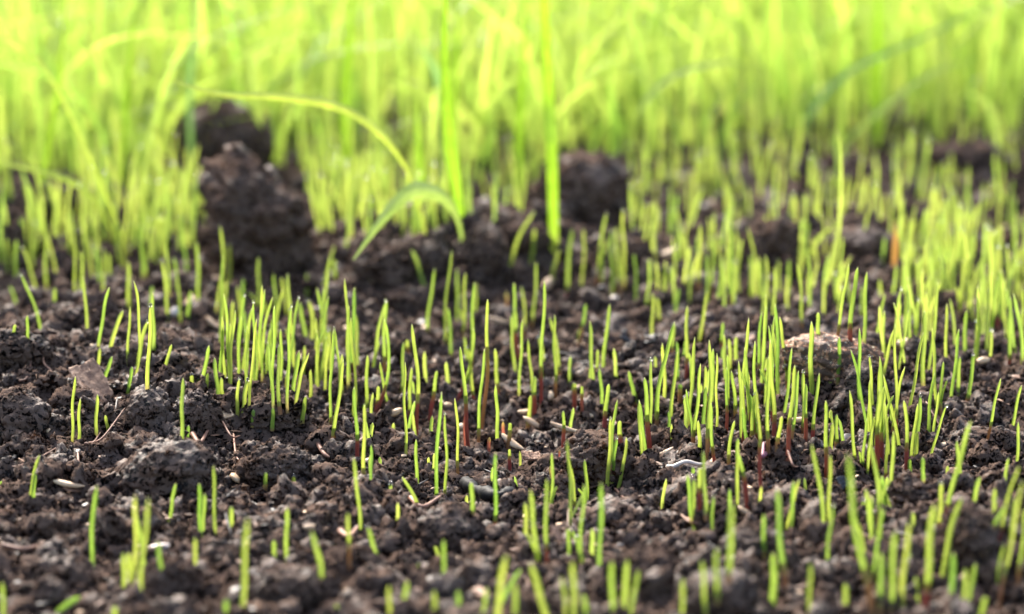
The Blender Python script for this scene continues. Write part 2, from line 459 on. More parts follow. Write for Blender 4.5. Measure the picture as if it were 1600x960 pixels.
# ------------------------------------------------------------------ the larger clods, one by one:  centre px, width, height, mat, roll, label
LAND = []     # landmarks for the labels: text, px, py
CL = [
 (348, 226, 150, 132, 'warmclod', 0, 'dark rounded soil clod standing behind the big leaning clod', 'the round rear clod', .75),
 (404, 350, 152, 212, 'warmclod', 37, 'big crumbly soil clod leaning left, in front of the grass', 'the big leaning clod', 1.15),
 (912, 300, 148, 122, 'brownclod', 0, 'blurred brown soil clod behind the tall broad grass blade', 'the blurred brown clod', .6),
 (80, 318, 70, 60, 'clod', 10, 'dark blurred soil clod at the left under the drooping grass blades', None, 1.0),
 (12, 372, 70, 70, 'clod', 0, 'dark soil clod cut by the left edge, behind the sprouts', None, 1.0),
 (265, 275, 55, 55, 'clod', 0, 'small dark soil clod left of the two large rear clods', None, 1.0),
 (752, 400, 88, 72, 'clod', 0, 'dark knobbly soil clod on the ledge right of the arched leaf', 'the knobbly ledge clod', 1.0),
 (600, 412, 105, 62, 'clod', 0, 'low dark soil clod under the tip of the arched leaf', None, 1.0),
 (668, 402, 60, 48, 'clod', 0, 'small dark soil clod between the arched leaf and the knobbly clod', None, 1.0),
 (262, 738, 140, 92, 'wetclod', 8, 'large wet smooth soil clod in the left foreground', 'the wet smooth clod', .8),
 (935, 718, 112, 82, 'brownclod', -8, 'brown peaty soil clod right of the scattered seeds', 'the brown peaty clod', .8),
 (706, 828, 100, 76, 'wetclod', 0, 'smooth grey soil clod in front of the charcoal twig', 'the smooth grey clod', .7),
 (268, 912, 86, 84, 'brownclod', 0, 'blurred brown soil clod at the bottom left', 'the brown front clod', .9),
 (1300, 562, 158, 78, 'paleclod', -8, 'pale brown dry lump lying among the sprouts on the right', 'the pale brown lump', .9),
 (30, 655, 92, 86, 'wetclod', 0, 'dark wet soil clod at the left edge below the bark chip', 'the left edge clod', .9),
 (1512, 848, 105, 105, 'clod', 0, 'rounded dark soil clod in the right foreground behind blurred sprouts', 'the right front clod', .9),
 (307, 645, 68, 62, 'clod', 0, 'round black soil clod behind the upright sprout pair', 'the round black clod', .9),
 (232, 640, 72, 64, 'wetclod', 0, 'lumpy wet soil clod right of the bark chip', None, 1.0),
 (1336, 622, 66, 40, 'wetclod', 0, 'flat dark stone-like clod just below the pale brown lump', None, .5),
 (1110, 806, 62, 58, 'wetclod', 0, 'dark wet soil clod below the white curled root', 'the dark wet clod', .9),
 (1218, 722, 62, 66, 'clod', 0, 'fuzzy crumbly soil clod right of the violet speck', 'the fuzzy clod', 1.3),
 (1432, 775, 92, 66, 'brownclod', 0, 'ragged brown soil clod between the two right sprout clumps', 'the ragged brown clod', 1.2),
 (432, 642, 110, 62, 'clod', 5, 'dark soil clod below the dense sprout clump', None, 1.0),
 (432, 728, 96, 60, 'clod', 0, 'dark soil clod right of the wet smooth clod', None, 1.0),
 (1530, 690, 92, 44, 'wetclod', 0, 'flat grey soil clod near the right edge', 'the flat grey clod', .7),
 (1205, 385, 90, 76, 'warmclod', 0, 'dark blurred soil clod among the rear sprouts on the right', 'the dark rear clod', 1.0),
 (1352, 388, 110, 60, 'redclod', -10, 'reddish brown lump behind the sprouts at right rear', 'the reddish lump', .8),
 (1512, 246, 120, 48, 'redclod', 0, 'low reddish clod far back at the right', None, .8),
 (1602, 290, 36, 60, 'clod', 0, 'dark clod cut by the right edge far back', None, .8),
 (1128, 932, 115, 84, 'wetclod', 0, 'blurred dark soil clod at the bottom right of centre', 'the blurred front clod', .8),
 (462, 922, 120, 66, 'clod', 0, 'blurred dark soil clod at the bottom left of centre', None, .9),
 (25, 545, 90, 60, 'clod', 0, 'crumbly soil clod on the left mound behind the bark chip', None, 1.1),
 (622, 545, 60, 48, 'clod', 0, 'dark soil clod behind the crossing sprouts at centre', 'the dark centre clod', 1.0),
 (545, 612, 46, 48, 'clod', 0, 'dark round soil clod right of the dense sprout clump', None, 1.0),
 (985, 400, 66, 56, 'brownclod', 0, 'brown soil clod behind the broad sprouts right of the tall blade', None, 1.0),
 (440, 778, 46, 32, 'wetclod', 0, 'small wet soil clod below the sprout with a dew drop', None, .8),
 (1180, 850, 90, 60, 'wetclod', 0, 'low dark soil clod behind the bright blurred sprout', None, 1.0),
 (550, 880, 90, 50, 'clod', 0, 'blurred low soil clod in the front row centre', None, 1.0),
 (1010, 880, 100, 50, 'clod', 0, 'blurred low soil clod right of the sprout pair', None, 1.0),
 (90, 900, 110, 60, 'clod', 0, 'blurred low soil clod at the bottom left corner', None, 1.0),
 (820, 370, 80, 46, 'redclod', 0, 'reddish brown crumbly lump behind the ledge clod', None, 1.0),
 (120, 500, 70, 40, 'clod', 0, 'low soil clod behind the left row of sprouts', None, 1.0),
 (640, 470, 90, 44, 'clod', 0, 'low dark soil clod on the slope below the ledge', None, 1.0),
]
CLOD_AT, ON_CLOD = [], []
def place_clod(i, cx, cy, w, h, mat, roll, rough, n):
    g = ground(cx, min(cy + h * .42, 990))
    s = ppm(g[1])
    rx, rz = w / 2 * s * 1.05, h / 2 * s * 1.08
    ry = .5 * (rx + rz)
    v, f = clod_shape(200 + i * 7, n, rough * .58, gran=rough * .95)
    v = v * np.array([rx, ry, rz])
    a = math.radians(roll)
    R = np.array([[math.cos(a), 0, -math.sin(a)], [0, 1, 0], [math.sin(a), 0, math.cos(a)]])
    v = v @ R.T
    c = on_plane(cx, cy, g[1] + ry * .35)
    lowest = v[:, 2].min() + c[2]
    gz = hz(c[0], c[1])
    if lowest > gz - .0015: c[2] -= lowest - gz + .0015
    o = obj('soil_clod', mesh_np('soil_clod', v, f, M[mat]), loc=c)
    CLOD_AT.append((c[0], c[1], c[2], rx, ry, rz, a))
    if mat not in ('stone', 'paleclod'):
        nn = min(int(260 * (rx + rz) / .02 * (.25 if mat == 'wetclod' else 1)), 900)
        ON_CLOD.append(v[rng.integers(0, len(v), nn)] * .985 + c)
    return o
for i, (cx, cy, w, h, mat, roll, label, land, rough) in enumerate(CL):
    o = place_clod(i, cx, cy, w, h, mat, roll, rough, 5 if w > 60 else 4)
    if mat == 'stone': o.name = 'pebble'
    tag(o, label, 'pebble' if mat == 'stone' else 'soil clod', None if mat == 'stone' else 'larger soil clods')
    if land: LAND.append((land, cx, cy))
tag(lay('soil_crumbs', pc, len(kinds), 115000, .42, 1.12, .00055, .0046, 1.62, .25, extra=np.vstack(ON_CLOD)), 'loose dark soil crumbs covering the bed', 'soil crumbs', kind='stuff')
def surf(px, py):
    """the soil or clod point shown at a pixel"""
    g = ground(px, py); d = ray(px, py); o = np.array([0, 0, CAM_H])
    best = g; bt = (g - o) @ d / (d @ d)
    for (x, y, z, rx, ry, rz, a) in CLOD_AT:
        ca, sa = math.cos(a), math.sin(a)
        def loc(v): return np.array([(v[0] * ca + v[2] * sa) / rx, v[1] / ry, (-v[0] * sa + v[2] * ca) / rz])
        q = loc(o - np.array([x, y, z])); e = loc(d)
        A, Bq, C = e @ e, 2 * q @ e, q @ q - .86
        D = Bq * Bq - 4 * A * C
        if D > 0:
            t = (-Bq - math.sqrt(D)) / (2 * A)
            if 0 < t < bt: bt = t; best = o + d * t
    return best
LAND += [('the bark chip', 142, 605), ('the charcoal twig', 765, 775), ('the dense sprout clump', 430, 560), ('the scattered seeds', 820, 680),
         ('the tall broad blade', 862, 340), ('the arched leaf', 640, 340), ('the white curled root', 1075, 730), ('the rear seeds', 940, 465),
         ('the drooping left blade', 150, 320), ('the kinked pale blade', 1295, 380)]

# ------------------------------------------------------------------ sprouts, measured on six enlarged windows of the photograph (scale 2.909)
# base x, base y, tip x, tip y, options: r/b + hundredths of red or brown sheath, d dew drop, w width factor x10, k bend
SPR = {
(0, 320): """205 600 95 315 d;130 595 125 505;65 580 68 545;405 645 378 325;435 765 455 650;448 645 497 375;500 665 560 480;585 730 592 465;
605 800 607 345 k3;590 480 583 260;620 745 672 530 d;672 840 684 455 d w14;705 700 695 400;740 800 780 635 b30;470 800 510 690;578 870 600 735 r22;870 850 872 770 d;
905 850 902 790 d;770 830 772 810;915 855 950 640 w14;935 860 945 765;995 890 975 695;1015 870 1005 785;1045 850 1070 480;1080 945 1087 790 d;1105 940 1127 795 d;
1045 830 1045 540;1025 800 1010 510;1100 760 1145 470;1160 840 1152 440 d;1165 830 1165 570;1195 800 1203 385;1215 800 1228 565;1275 820 1275 565;1300 830 1358 420 d;
1345 760 1320 475 d;1395 640 1360 440;1410 650 1400 435 d k3;1310 520 1280 330;1440 840 1440 570;1470 580 1475 460 d;1345 895 1405 675;1415 900 1412 750;1380 760 1385 640;
1460 800 1485 600;1550 900 1555 680 b25;1545 860 1520 560 d;85 465 45 370;70 360 75 160;165 420 100 190 d;155 300 125 0 w13;215 390 200 50 w14;265 370 205 100 d;345 450 335 165 r10;
375 440 370 210;460 390 430 190 d;465 440 475 200 r12;505 350 490 220;250 500 250 380 r40;650 330 640 90;665 330 630 0;690 480 690 370 b30;775 560 735 250 d;
770 430 755 20;820 440 790 240;830 560 800 300 r10;850 540 870 390;850 320 820 50 d;905 460 895 170;975 500 1000 95 k3;1045 410 1045 175 d;1015 530 1030 345;
1100 540 1080 370;1110 520 1105 335;1175 480 1175 240 r10;1205 560 1200 440;1250 570 1243 315;1395 420 1395 310;1460 450 1520 185;1520 380 1520 250 r35;1070 600 1085 520;
1120 700 1110 480;1235 700 1240 520;1330 700 1300 560;1500 700 1495 560 d;290 240 285 180;40 300 30 150;110 240 95 60;420 330 400 150;560 300 555 150;610 240 600 90 d""",
(0, 630): """330 175 343 -122;363 185 365 -20;440 130 443 -40;495 125 478 55;825 180 832 -115 w13;857 185 857 100;130 470 180 235;155 460 160 315;10 395 5 355;290 440 290 410;
420 790 440 375 w14;605 860 615 420;570 840 560 680;597 840 585 680;645 950 675 430 w13 b8;670 750 620 500;735 740 715 630;770 535 800 365 b8;915 610 905 365;925 600 930 410 b10;
985 600 970 285;1055 550 1050 470;895 770 885 610;1095 960 1125 520 w18;1255 720 1245 625;1305 720 1305 475 w14;1465 785 1415 580;1200 410 1210 315 b50;1335 395 1337 330 d;
1150 80 1152 30;1238 95 1240 20;1375 65 1390 -30;1465 185 1465 150;30 1010 10 815 w14;230 970 365 880 w18;510 1000 525 920 w16;1010 1000 1030 890 w18;1530 1010 1530 915 w15;850 930 870 880;
1503 105 1515 -335 b8;1510 215 1560 -200 b20""",
(530, 320): """65 760 70 375 r10;50 800 25 335;85 740 75 500 r8;45 820 45 460;145 780 212 435 d;205 780 216 430;150 950 205 520 r22 k4;260 955 185 715 k-3;170 955 178 825 r45;70 955 68 830;
110 955 115 905;285 900 292 625 b25;310 740 310 615 r60;320 950 330 740 r12;720 860 708 655 b22;530 870 610 560 r14 k4;600 760 615 350 b22;400 620 435 290 b16;395 375 330 205;480 640 512 205 r6;
515 700 495 470 b12;540 530 535 290;565 620 575 310;605 540 620 355;760 500 760 395 b95;785 690 795 355 b28;815 690 798 470 r48;845 630 828 370 b30;875 570 895 260 b16;
915 930 932 345 r24 w13;985 890 980 500 b24;885 955 890 780 r50;1087 655 1120 450 b48;1092 650 1094 570 r40;1170 810 1175 660 r40;1070 950 1070 810 r70;1105 950 1103 825 r60;1118 930 1120 880;
1545 910 1550 815 b70;1515 690 1520 540 b30;1420 620 1425 400;1455 530 1440 420 b20;1480 450 1480 280 b20;1525 520 1545 380 r20;765 330 890 30 w18;1030 440 1060 110 r18 w14;
960 350 1000 200 w16;1100 410 1110 110 r10;1165 370 1215 40 d;1240 410 1235 110 w14;1280 430 1260 100 w14;1350 470 1340 220 r8;870 260 890 110 w14;1190 380 1185 180;1300 380 1290 20 w14 d""",
(530, 630): """85 270 68 -75 r32;120 405 115 5 b22;145 420 145 190 b12;95 625 65 245 r8;50 720 40 500 b35;185 770 130 560 d;303 245 300 -187;350 150 330 -360 r28 w13;412 100 445 -147 r50;
355 385 350 165;440 445 465 -52 w13 r7;480 440 480 45 b10 d;540 325 525 -22 b16;593 220 550 -257 r42;575 190 578 -60 r80;630 200 660 -247 b14;645 130 675 -472 b50;700 625 710 225 r24;605 500 600 360 b15;
680 220 685 155 r90;770 215 778 90 b60;750 180 745 85 r75;775 290 773 210 r55;850 670 845 450;905 750 870 395 w13;945 740 943 345 w13;975 405 958 285 b80;1055 590 1035 165 r12;1070 400 1100 200;
1125 480 1115 255 b15;1250 400 1305 155 b12 k2;1090 750 1115 365 b10;1045 690 1040 570;1185 800 1190 360 w15;1005 250 1005 210 r95;1020 230 1018 35 r55;1275 180 1275 80 r38;470 830 475 620;465 720 435 650;
375 530 285 335;1205 130 1225 -87 r35;1410 265 1387 -117 r45 w13;1440 95 1525 -370 b10 w13;1497 170 1497 38 b35;230 1010 225 830 w16;280 1010 310 810 w18;430 1010 430 850 w18;540 1010 540 850 w18;
640 1010 670 840 w14;710 1010 760 690 w16;725 910 825 755 w15;810 1010 800 820 w15;960 1010 870 730 w22;1030 1020 1010 790 w16;1065 1020 1060 720 w16;1120 1010 1110 870 w15;
1245 1010 1240 720 w14;1290 1010 1310 710 w14;1320 1010 1360 760 w15;1560 1010 1560 800 w14""",
(1060, 630): """70 180 35 -62 b15;45 120 75 -300;100 245 90 80;130 270 140 -287 b22;165 350 148 0 r35;170 140 175 -227;65 355 65 290;95 470 97 295 r42;225 320 255 80 b30;265 360 270 160 b50;
320 505 268 225 r54;380 420 355 -62 r42;215 130 220 -162 r35;265 110 240 -147 b35;295 200 305 50 r50;335 150 300 -252 r22;345 140 348 -282 b14;300 80 320 -387;425 150 410 -352 r26;445 190 470 60 b28;
495 230 530 -172 r32;510 160 545 -147 b18;575 160 580 -87 r38;605 180 640 -137 r24;665 360 670 -12 r36;685 620 690 235 r20;660 645 605 185;690 240 700 90 b25;715 210 720 50 b30;
830 320 855 70 r10;850 330 890 60 b8;900 300 915 -62 r40;940 340 940 0;920 270 915 -212 r22;960 130 970 10;990 180 985 -362 r22;1035 310 1025 -12 r32;1070 280 1085 130 b30;1050 315 1050 255;
1110 330 1110 245;1080 190 1100 -37 d;1130 170 1165 -137 b10;1220 375 1225 285;1210 505 1330 80 w13;1285 410 1265 170 r18;1335 470 1370 335;1400 145 1465 -112 b22;1505 145 1560 -82 b16;
1430 530 1440 390;1465 470 1500 250;1425 550 1490 465;1455 590 1550 285;1530 300 1545 85;1535 850 1570 600 b40;1450 930 1565 350 b26;1440 860 1480 640;890 960 770 230 w15 k-2;890 640 850 390;
905 600 870 180 w13;940 540 910 340;950 540 925 330;985 520 935 400;870 850 935 480 b20;850 720 780 480 w14;920 960 920 680 w15;960 970 985 580 w14;1010 960 1050 540 w14;
1120 970 1165 460 w17;1085 960 1080 790 w15;1190 830 1290 430 w14;1240 970 1250 680 w15;1280 970 1305 750 w15;1310 960 1350 730 w15;1370 970 1395 880 w14;590 970 600 725 w15;
480 600 550 345;490 850 450 390 b22 w15;420 970 430 680 w20;390 720 388 505;325 970 345 815 w15;230 800 245 450 w13;175 880 175 660 w14;125 970 105 715 w15;30 970 20 800 w14;765 970 760 820 w14;
870 700 880 420;905 720 920 470;1500 640 1530 430;1555 700 1575 480;1575 420 1585 200;640 970 650 925 w14""",
(1060, 320): """35 790 40 460 r24;90 640 130 390;200 690 203 535 r42;235 760 230 610;265 750 262 600;375 850 400 460;360 760 378 490;455 890 440 450;495 830 460 510;600 900 605 530 w15;
635 590 635 490;455 450 455 250 w14;235 510 230 70 b18;380 450 315 100;495 440 505 250 w13;560 570 540 270 b15;600 530 590 230;715 600 775 270 b15;780 630 815 285 w14;
840 630 857 305 w14;880 640 940 405;975 550 1060 400 k4;680 850 710 705 d;850 780 885 735;920 850 985 560;860 960 875 820;1110 820 1120 480 w14;1130 780 1180 350 w14;
1235 890 1275 565 w13;1265 870 1280 690;1310 890 1340 680 d b15;1190 780 1190 720;1215 770 1220 450 r10;40 380 30 120 w13;90 400 100 90 w14;150 420 160 150 w13;190 470 195 220;275 420 270 180;
330 440 325 230 r15;1030 620 1050 330;1075 640 1090 430 d;1300 700 1310 480;1350 720 1360 420;1400 690 1410 380 r12;1500 720 1510 420 r14;1555 640 1565 380;1450 560 1460 300;1280 520 1300 250 w14""",
}
def parse():
    out = []
    for (ox, oy), txt in SPR.items():
        for e in txt.replace('\n', '').split(';'):
            q = e.split()
            if len(q) < 4: continue
            d = dict(bx=ox + float(q[0]) / 2.909, by=oy + float(q[1]) / 2.909, tx=ox + float(q[2]) / 2.909, ty=oy + float(q[3]) / 2.909, sh=None, frac=0, drop=False, w=1.0, k=None)
            for s in q[4:]:
                if s[0] in 'rb': d['sh'] = 'red' if s[0] == 'r' else 'brown'; d['frac'] = min(1, int(s[1:]) / 100 * 1.2 + .05)
                elif s == 'd': d['drop'] = True
                elif s[0] == 'w': d['w'] = int(s[1:]) / 10
                elif s[0] == 'k': d['k'] = int(s[1:]) / 10
            out.append(d)
    for d in out:
        if d['sh'] is None and d['bx'] > 560 and d['by'] > 430 and rng.random() < .55: d['sh'] = 'brown' if rng.random() < .6 else 'red'; d['frac'] = rng.uniform(.14, .34)
    return out
def sprout_path(P0, P1, k, n=18):
    """rises upright, then leans over towards the tip"""
    H = P1 - P0; Ln = np.linalg.norm(H)
    q0 = rng.uniform(.15, .48)
    c = P0 + np.array([H[0] * q0, H[1] * q0, max(H[2], .35 * Ln) * .53])
    if k is not None: c = c + np.array([k * Ln * .5, 0, 0])
    c = c + rng.normal(0, .02, 3) * Ln
    t = np.linspace(0, 1, n)[:, None]
    q = (1 - t) ** 2 * P0 + 2 * t * (1 - t) * c + t * t * P1
    wob = np.sin(t * math.pi * rng.uniform(1.5, 2.6) + rng.uniform(0, 6)) * np.sin(t * math.pi) * Ln * .012
    return q + wob * np.array([1.0, .5, 0])
def sprout_mesh(path, w, t0=0.0, t1=1.0, taper=True, rnd=None, side=None, k=7):
    """a young leaf rolled into a gutter that opens on one side"""
    n = len(path); t = np.linspace(0, 1, n)
    if taper: prof = np.clip((1 - t) / .11, .0, 1) ** .6 * (1.04 - .16 * t); prof[-1] = .12
    else: prof = 1 + .10 * (1 - t); prof[-1] *= .80
    side = side if side is not None else (math.cos(rng.uniform(-.9, .9)), math.sin(rng.uniform(-.9, .9)), 0)
    T, s_, n_ = frames(path, np.asarray(side, float))
    a = np.linspace(-.35, math.pi + .35, k) if taper else np.linspace(0, 2 * math.pi, k)
    a = a + (0 if rng.random() < .5 else math.pi)
    rw = (w / 2 * prof)[:, None, None]
    v = path[:, None] + s_[:, None] * np.cos(a)[None, :, None] * rw + n_[:, None] * np.sin(a)[None, :, None] * rw * .62
    v = v.reshape(-1, 3); f = grid_faces(n, k)
    rnd = rng.random() if rnd is None else rnd
    tt = np.repeat(t0 + (t1 - t0) * t, k)
    u = np.tile(np.linspace(0, 1, k), n)
    return v, f, dict(t=tt, rnd=np.full(len(v), rnd), u=u)
dv, df = ico(3)
dv = dv * np.array([1, 1, 1.12])
DROP = mesh_np('dew_drop', dv, df, M['water'])
def cut(path, a, b, n):
    i = np.linspace(a, b, n) * (len(path) - 1); lo = np.minimum(i.astype(int), len(path) - 2); u = (i - lo)[:, None]
    return path[lo] * (1 - u) + path[lo + 1] * u
def put_drop(parent, tip, base, wd):
    r = wd * rng.uniform(.33, .48)
    o = obj('dew_drop', DROP, parent, tip - base + np.array([0, -r * .3, -r * .1])); o.scale = (r, r, r)
def build_sprout(d):
    B0 = surf(d['bx'], d['by']) + np.array([0, -.0012, 0])
    px = ppm(B0[1]); Hh = (d['by'] - d['ty']) * px
    P1 = on_plane(d['tx'], d['ty'], B0[1] + rng.normal(0, .10) * Hh)
    P0 = B0 - np.array([0, 0, .0015])
    path = sprout_path(P0, P1, d['k'])
    w = .00095 * rng.uniform(.85, 1.15) * (.45 + .55 * d['w']) * (1.0 if Hh > .012 else .85)
    base = Vector(B0); rel = path - B0
    side = (math.cos(rng.uniform(-.8, .8)), math.sin(rng.uniform(-.8, .8)), 0)
    rnd = float(np.clip(rng.normal(.4, .28), 0, 1))
    if d['sh'] is None and not d['drop']:
        v, f, a = sprout_mesh(rel, w, rnd=rnd, side=side)
        return obj('grass_sprout', mesh_np('grass_sprout', v, f, M['sprout'], a), loc=base), rnd
    root = bpy.data.objects.new('grass_sprout', None); COL.objects.link(root); root.location = base; root.empty_display_size = .003
    fr = d['frac']
    if d['sh']:
        if fr < .9:
            v, f, a = sprout_mesh(cut(rel, max(fr - .08, 0), 1, 14), w, .12, 1, rnd=rnd, side=side)
            obj('blade', mesh_np('blade', v, f, M['sprout'], a), root)
            v, f, a = sprout_mesh(cut(rel, 0, fr, 7), w * 1.05, 0, 1, False, side=side)
        else:
            v, f, a = sprout_mesh(rel, w, 0, 1, True, side=side)
        obj('sheath', mesh_np('sheath', v, f, M[d['sh']], a), root)
    else:
        v, f, a = sprout_mesh(rel, w, rnd=rnd, side=side)
        obj('blade', mesh_np('blade', v, f, M['sprout'], a), root)
    if d['drop']: put_drop(root, path[-1], B0, w)
    if Hh > .011 and rng.random() < .13:
        a0 = max(fr, .12); st = cut(rel, a0, a0, 2)[0]; sg = rng.choice([-1, 1])
        e = st + np.array([sg * rng.uniform(.06, .2) * Hh, rng.normal(0, .08) * Hh, rng.uniform(.25, .5) * Hh])
        v, f, a = sprout_mesh(sprout_path(st, e, None, 10), w * .8, .2, 1, rnd=rnd, side=side)
        obj('blade', mesh_np('blade', v, f, M['sprout'], a), root)
    return root, rnd
def words_of(d, rnd):
    h = d['by'] - d['ty']; lean = (d['tx'] - d['bx']) / max(h, 1)
    size = 'tiny' if h < 32 else 'short' if h < 70 else 'tall' if h > 125 else 'slender'
    ln = 'leaning left' if lean < -.16 else 'leaning right' if lean > .16 else 'upright'
    blur = d['by'] > 905 or d['by'] < 450
    ex = ' red-based' if d['sh'] == 'red' else ' brown-based' if d['sh'] == 'brown' else ''
    if d['drop']: ex += ' dew-tipped'
    best = min(LAND, key=lambda q: math.hypot(q[1] - d['bx'], (q[2] - d['by']) * 1.2))
    dx, dy = d['bx'] - best[1], d['by'] - best[2]
    rel = ('right of' if dx > 0 else 'left of') if abs(dx) > abs(dy) * 1.2 else ('in front of' if dy > 0 else 'behind')
    return f"{size}{ex} sprout {ln}", f"{rel} {best[0]}"
ORD = ['first', 'second', 'third', 'fourth', 'fifth', 'sixth', 'seventh', 'eighth', 'ninth', 'tenth', 'eleventh', 'twelfth']
def label_all(items, group):
    """items: (object, what, where, px) - look-alikes in one spot are told apart by their order from the left"""
    by = {}
    for it in items: by.setdefault((it[1], it[2]), []).append(it)
    for (what, where), L_ in by.items():
        L_.sort(key=lambda q: q[3])
        for j, it in enumerate(L_):
            if len(L_) == 1: s = f'{what} {where}'
            elif len(L_) == 2: s = f"{what} {where}, the {'left' if j == 0 else 'right'} one"
            else: s = f"{what} {where}, {ORD[j] if j < 12 else 'last'} from left"
            tag(it[0], s, group[0], group[1])
def clump(n, x0, x1, y0, y1, h0, h1, red):
    out = []
    for _ in range(n):
        bx, by = rng.uniform(x0, x1), rng.uniform(y0, y1); h = rng.uniform(h0, h1)
        sh = rng.random() < red
        out.append(dict(bx=bx, by=by, tx=bx + rng.normal(0, .10) * h, ty=by - h, sh=('red' if rng.random() < .5 else 'brown') if sh else None,
                        frac=rng.uniform(.1, .35) if sh else 0, drop=rng.random() < .2, w=1.0, k=None))
    return out
EXTRA = clump(28, 320, 575, 540, 645, 60, 160, .1) + clump(22, 1040, 1310, 590, 710, 60, 160, .85) + clump(16, 1310, 1480, 620, 750, 60, 150, .7) + clump(22, 700, 1060, 560, 820, 50, 130, .8) + clump(10, 1080, 1560, 780, 900, 60, 130, .4)
items = []
ALL = sorted(parse() + EXTRA, key=lambda d: -(d['by'] - d['ty']) * d['w'])
LESSER = ALL[305:]          # the smallest go into the stand with the rest
for d in ALL[:305]:
    o, rnd = build_sprout(d)
    what, where = words_of(d, rnd)
    items.append((o, what, where, d['bx']))
label_all(items, ('sprout', 'grass sprouts coming up through the soil'))

# the rest of the sprouts, too many to tell apart: the dense stand in front of the lawn
LAWN = np.array([(-600, 335), (0, 332), (230, 320), (275, 268), (470, 268), (550, 300), (800, 285), (1050, 270), (1300, 235), (1600, 222), (2300, 220)], float)
def lawn_y(px): return np.interp(px, LAWN[:, 0], LAWN[:, 1])
V, F, A = [], [], dict(t=[], rnd=[], u=[]); nv = 0; MI = []
def join(v, f, a, mi=0):
    global nv
    MI.append(np.full(len(f), mi, np.int32))
    V.append(v); F.append(f + nv); nv += len(v)
    for k in A: A[k].append(a[k])
def flush(name, mat, more=()):
    global V, F, A, nv
    me = mesh_np(name, np.vstack(V), np.vstack(F), mat, {k: np.concatenate(q) for k, q in A.items()})
    for m_ in more: me.materials.append(m_)
    me.polygons.foreach_set('material_index', np.concatenate(MI)); MI.clear()
    V, F, A, nv = [], [], dict(t=[], rnd=[], u=[]), 0
    return obj(name, me)
DR = []
REAR = [c for c in CL if c[1] < 420 and c[0] > 780]
def zone(n, x0, x1, ylo, yhi, hmin, hmax, drop=.12):
    for _ in range(n):
        px = rng.uniform(x0, x1); lo = max(ylo, lawn_y(px) - 18); 
        if lo >= yhi: continue
        py = lo + (yhi - lo) * rng.random()
        if any(abs(px - c[0]) < c[2] * .5 and c[1] - c[3] * .4 < py < c[1] + c[3] * .55 for c in CL[:13]): continue
        if any(abs(px - c[0]) < c[2] * .5 and c[1] - c[3] * .4 < py < c[1] + c[3] * 1.2 for c in REAR) and rng.random() < .8: continue
        g = ground(px, py); H = rng.uniform(hmin, hmax) * ppm(g[1])
        ln = rng.normal(0, .11)
        P1 = g + np.array([ln * H, rng.normal(0, .1) * H, H])
        path = sprout_path(g - np.array([0, 0, .002]), P1, None, 9)
        w = .00091 * rng.uniform(.8, 1.3)
        v, f, a = sprout_mesh(path, w, rnd=float(np.clip(rng.normal(.35, .3), 0, 1)), k=6)
        join(v, f, a)
        if rng.random() < drop: DR.append((path[-1], w * rng.uniform(.42, .62)))
for d in LESSER:
    B0 = surf(d['bx'], d['by']) + np.array([0, -.0012, 0])
    P1 = on_plane(d['tx'], d['ty'], B0[1])
    path = sprout_path(B0 - np.array([0, 0, .0015]), P1, d['k'])
    w = .00104 * rng.uniform(.85, 1.15) * (.45 + .55 * d['w']); fr = d['frac']
    side = (1, rng.uniform(-.5, .5), 0)
    if d['sh'] and fr < .9:
        join(*sprout_mesh(cut(path, max(fr - .08, 0), 1, 12), w, .12, 1, side=side), 3); join(*sprout_mesh(cut(path, 0, fr, 6), w * 1.05, 0, 1, False, side=side), 1 if d['sh'] == 'red' else 2)
    else: join(*sprout_mesh(path, w, side=side), 3 if not d['sh'] else 1 if d['sh'] == 'red' else 2)
    if d['drop']: DR.append((path[-1], w * .42))
zone(150, -60, 300, 300, 420, 60, 130)
zone(60, 230, 560, 310, 400, 50, 110, .3)
zone(130, 450, 700, 285, 375, 50, 110, .35)
zone(60, 700, 1010, 285, 360, 50, 100)
zone(270, 970, 1660, 215, 420, 45, 95, .2)
zone(130, 1000, 1660, 400, 500, 50, 100, .12)
zone(60, 560, 1500, 560, 900, 18, 60, .1)
zone(60, -380, -20, 340, 700, 60, 120, .1)
zone(90, 1620, 2000, 300, 800, 60, 120, .1)
zone(80, 1380, 1660, 380, 580, 60, 135, .1)
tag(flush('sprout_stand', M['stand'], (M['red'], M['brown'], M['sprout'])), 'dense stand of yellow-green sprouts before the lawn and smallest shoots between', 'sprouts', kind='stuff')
for p, r in DR:
    one = np.ones(len(ico(2)[0])); join(ico(2)[0] * r + p, ico(2)[1], dict(t=one, rnd=one, u=one))
tag(flush('dew_drops', M['water']), 'sparkling dew drops on the tips of the rear sprouts', 'dew drops', kind='stuff')

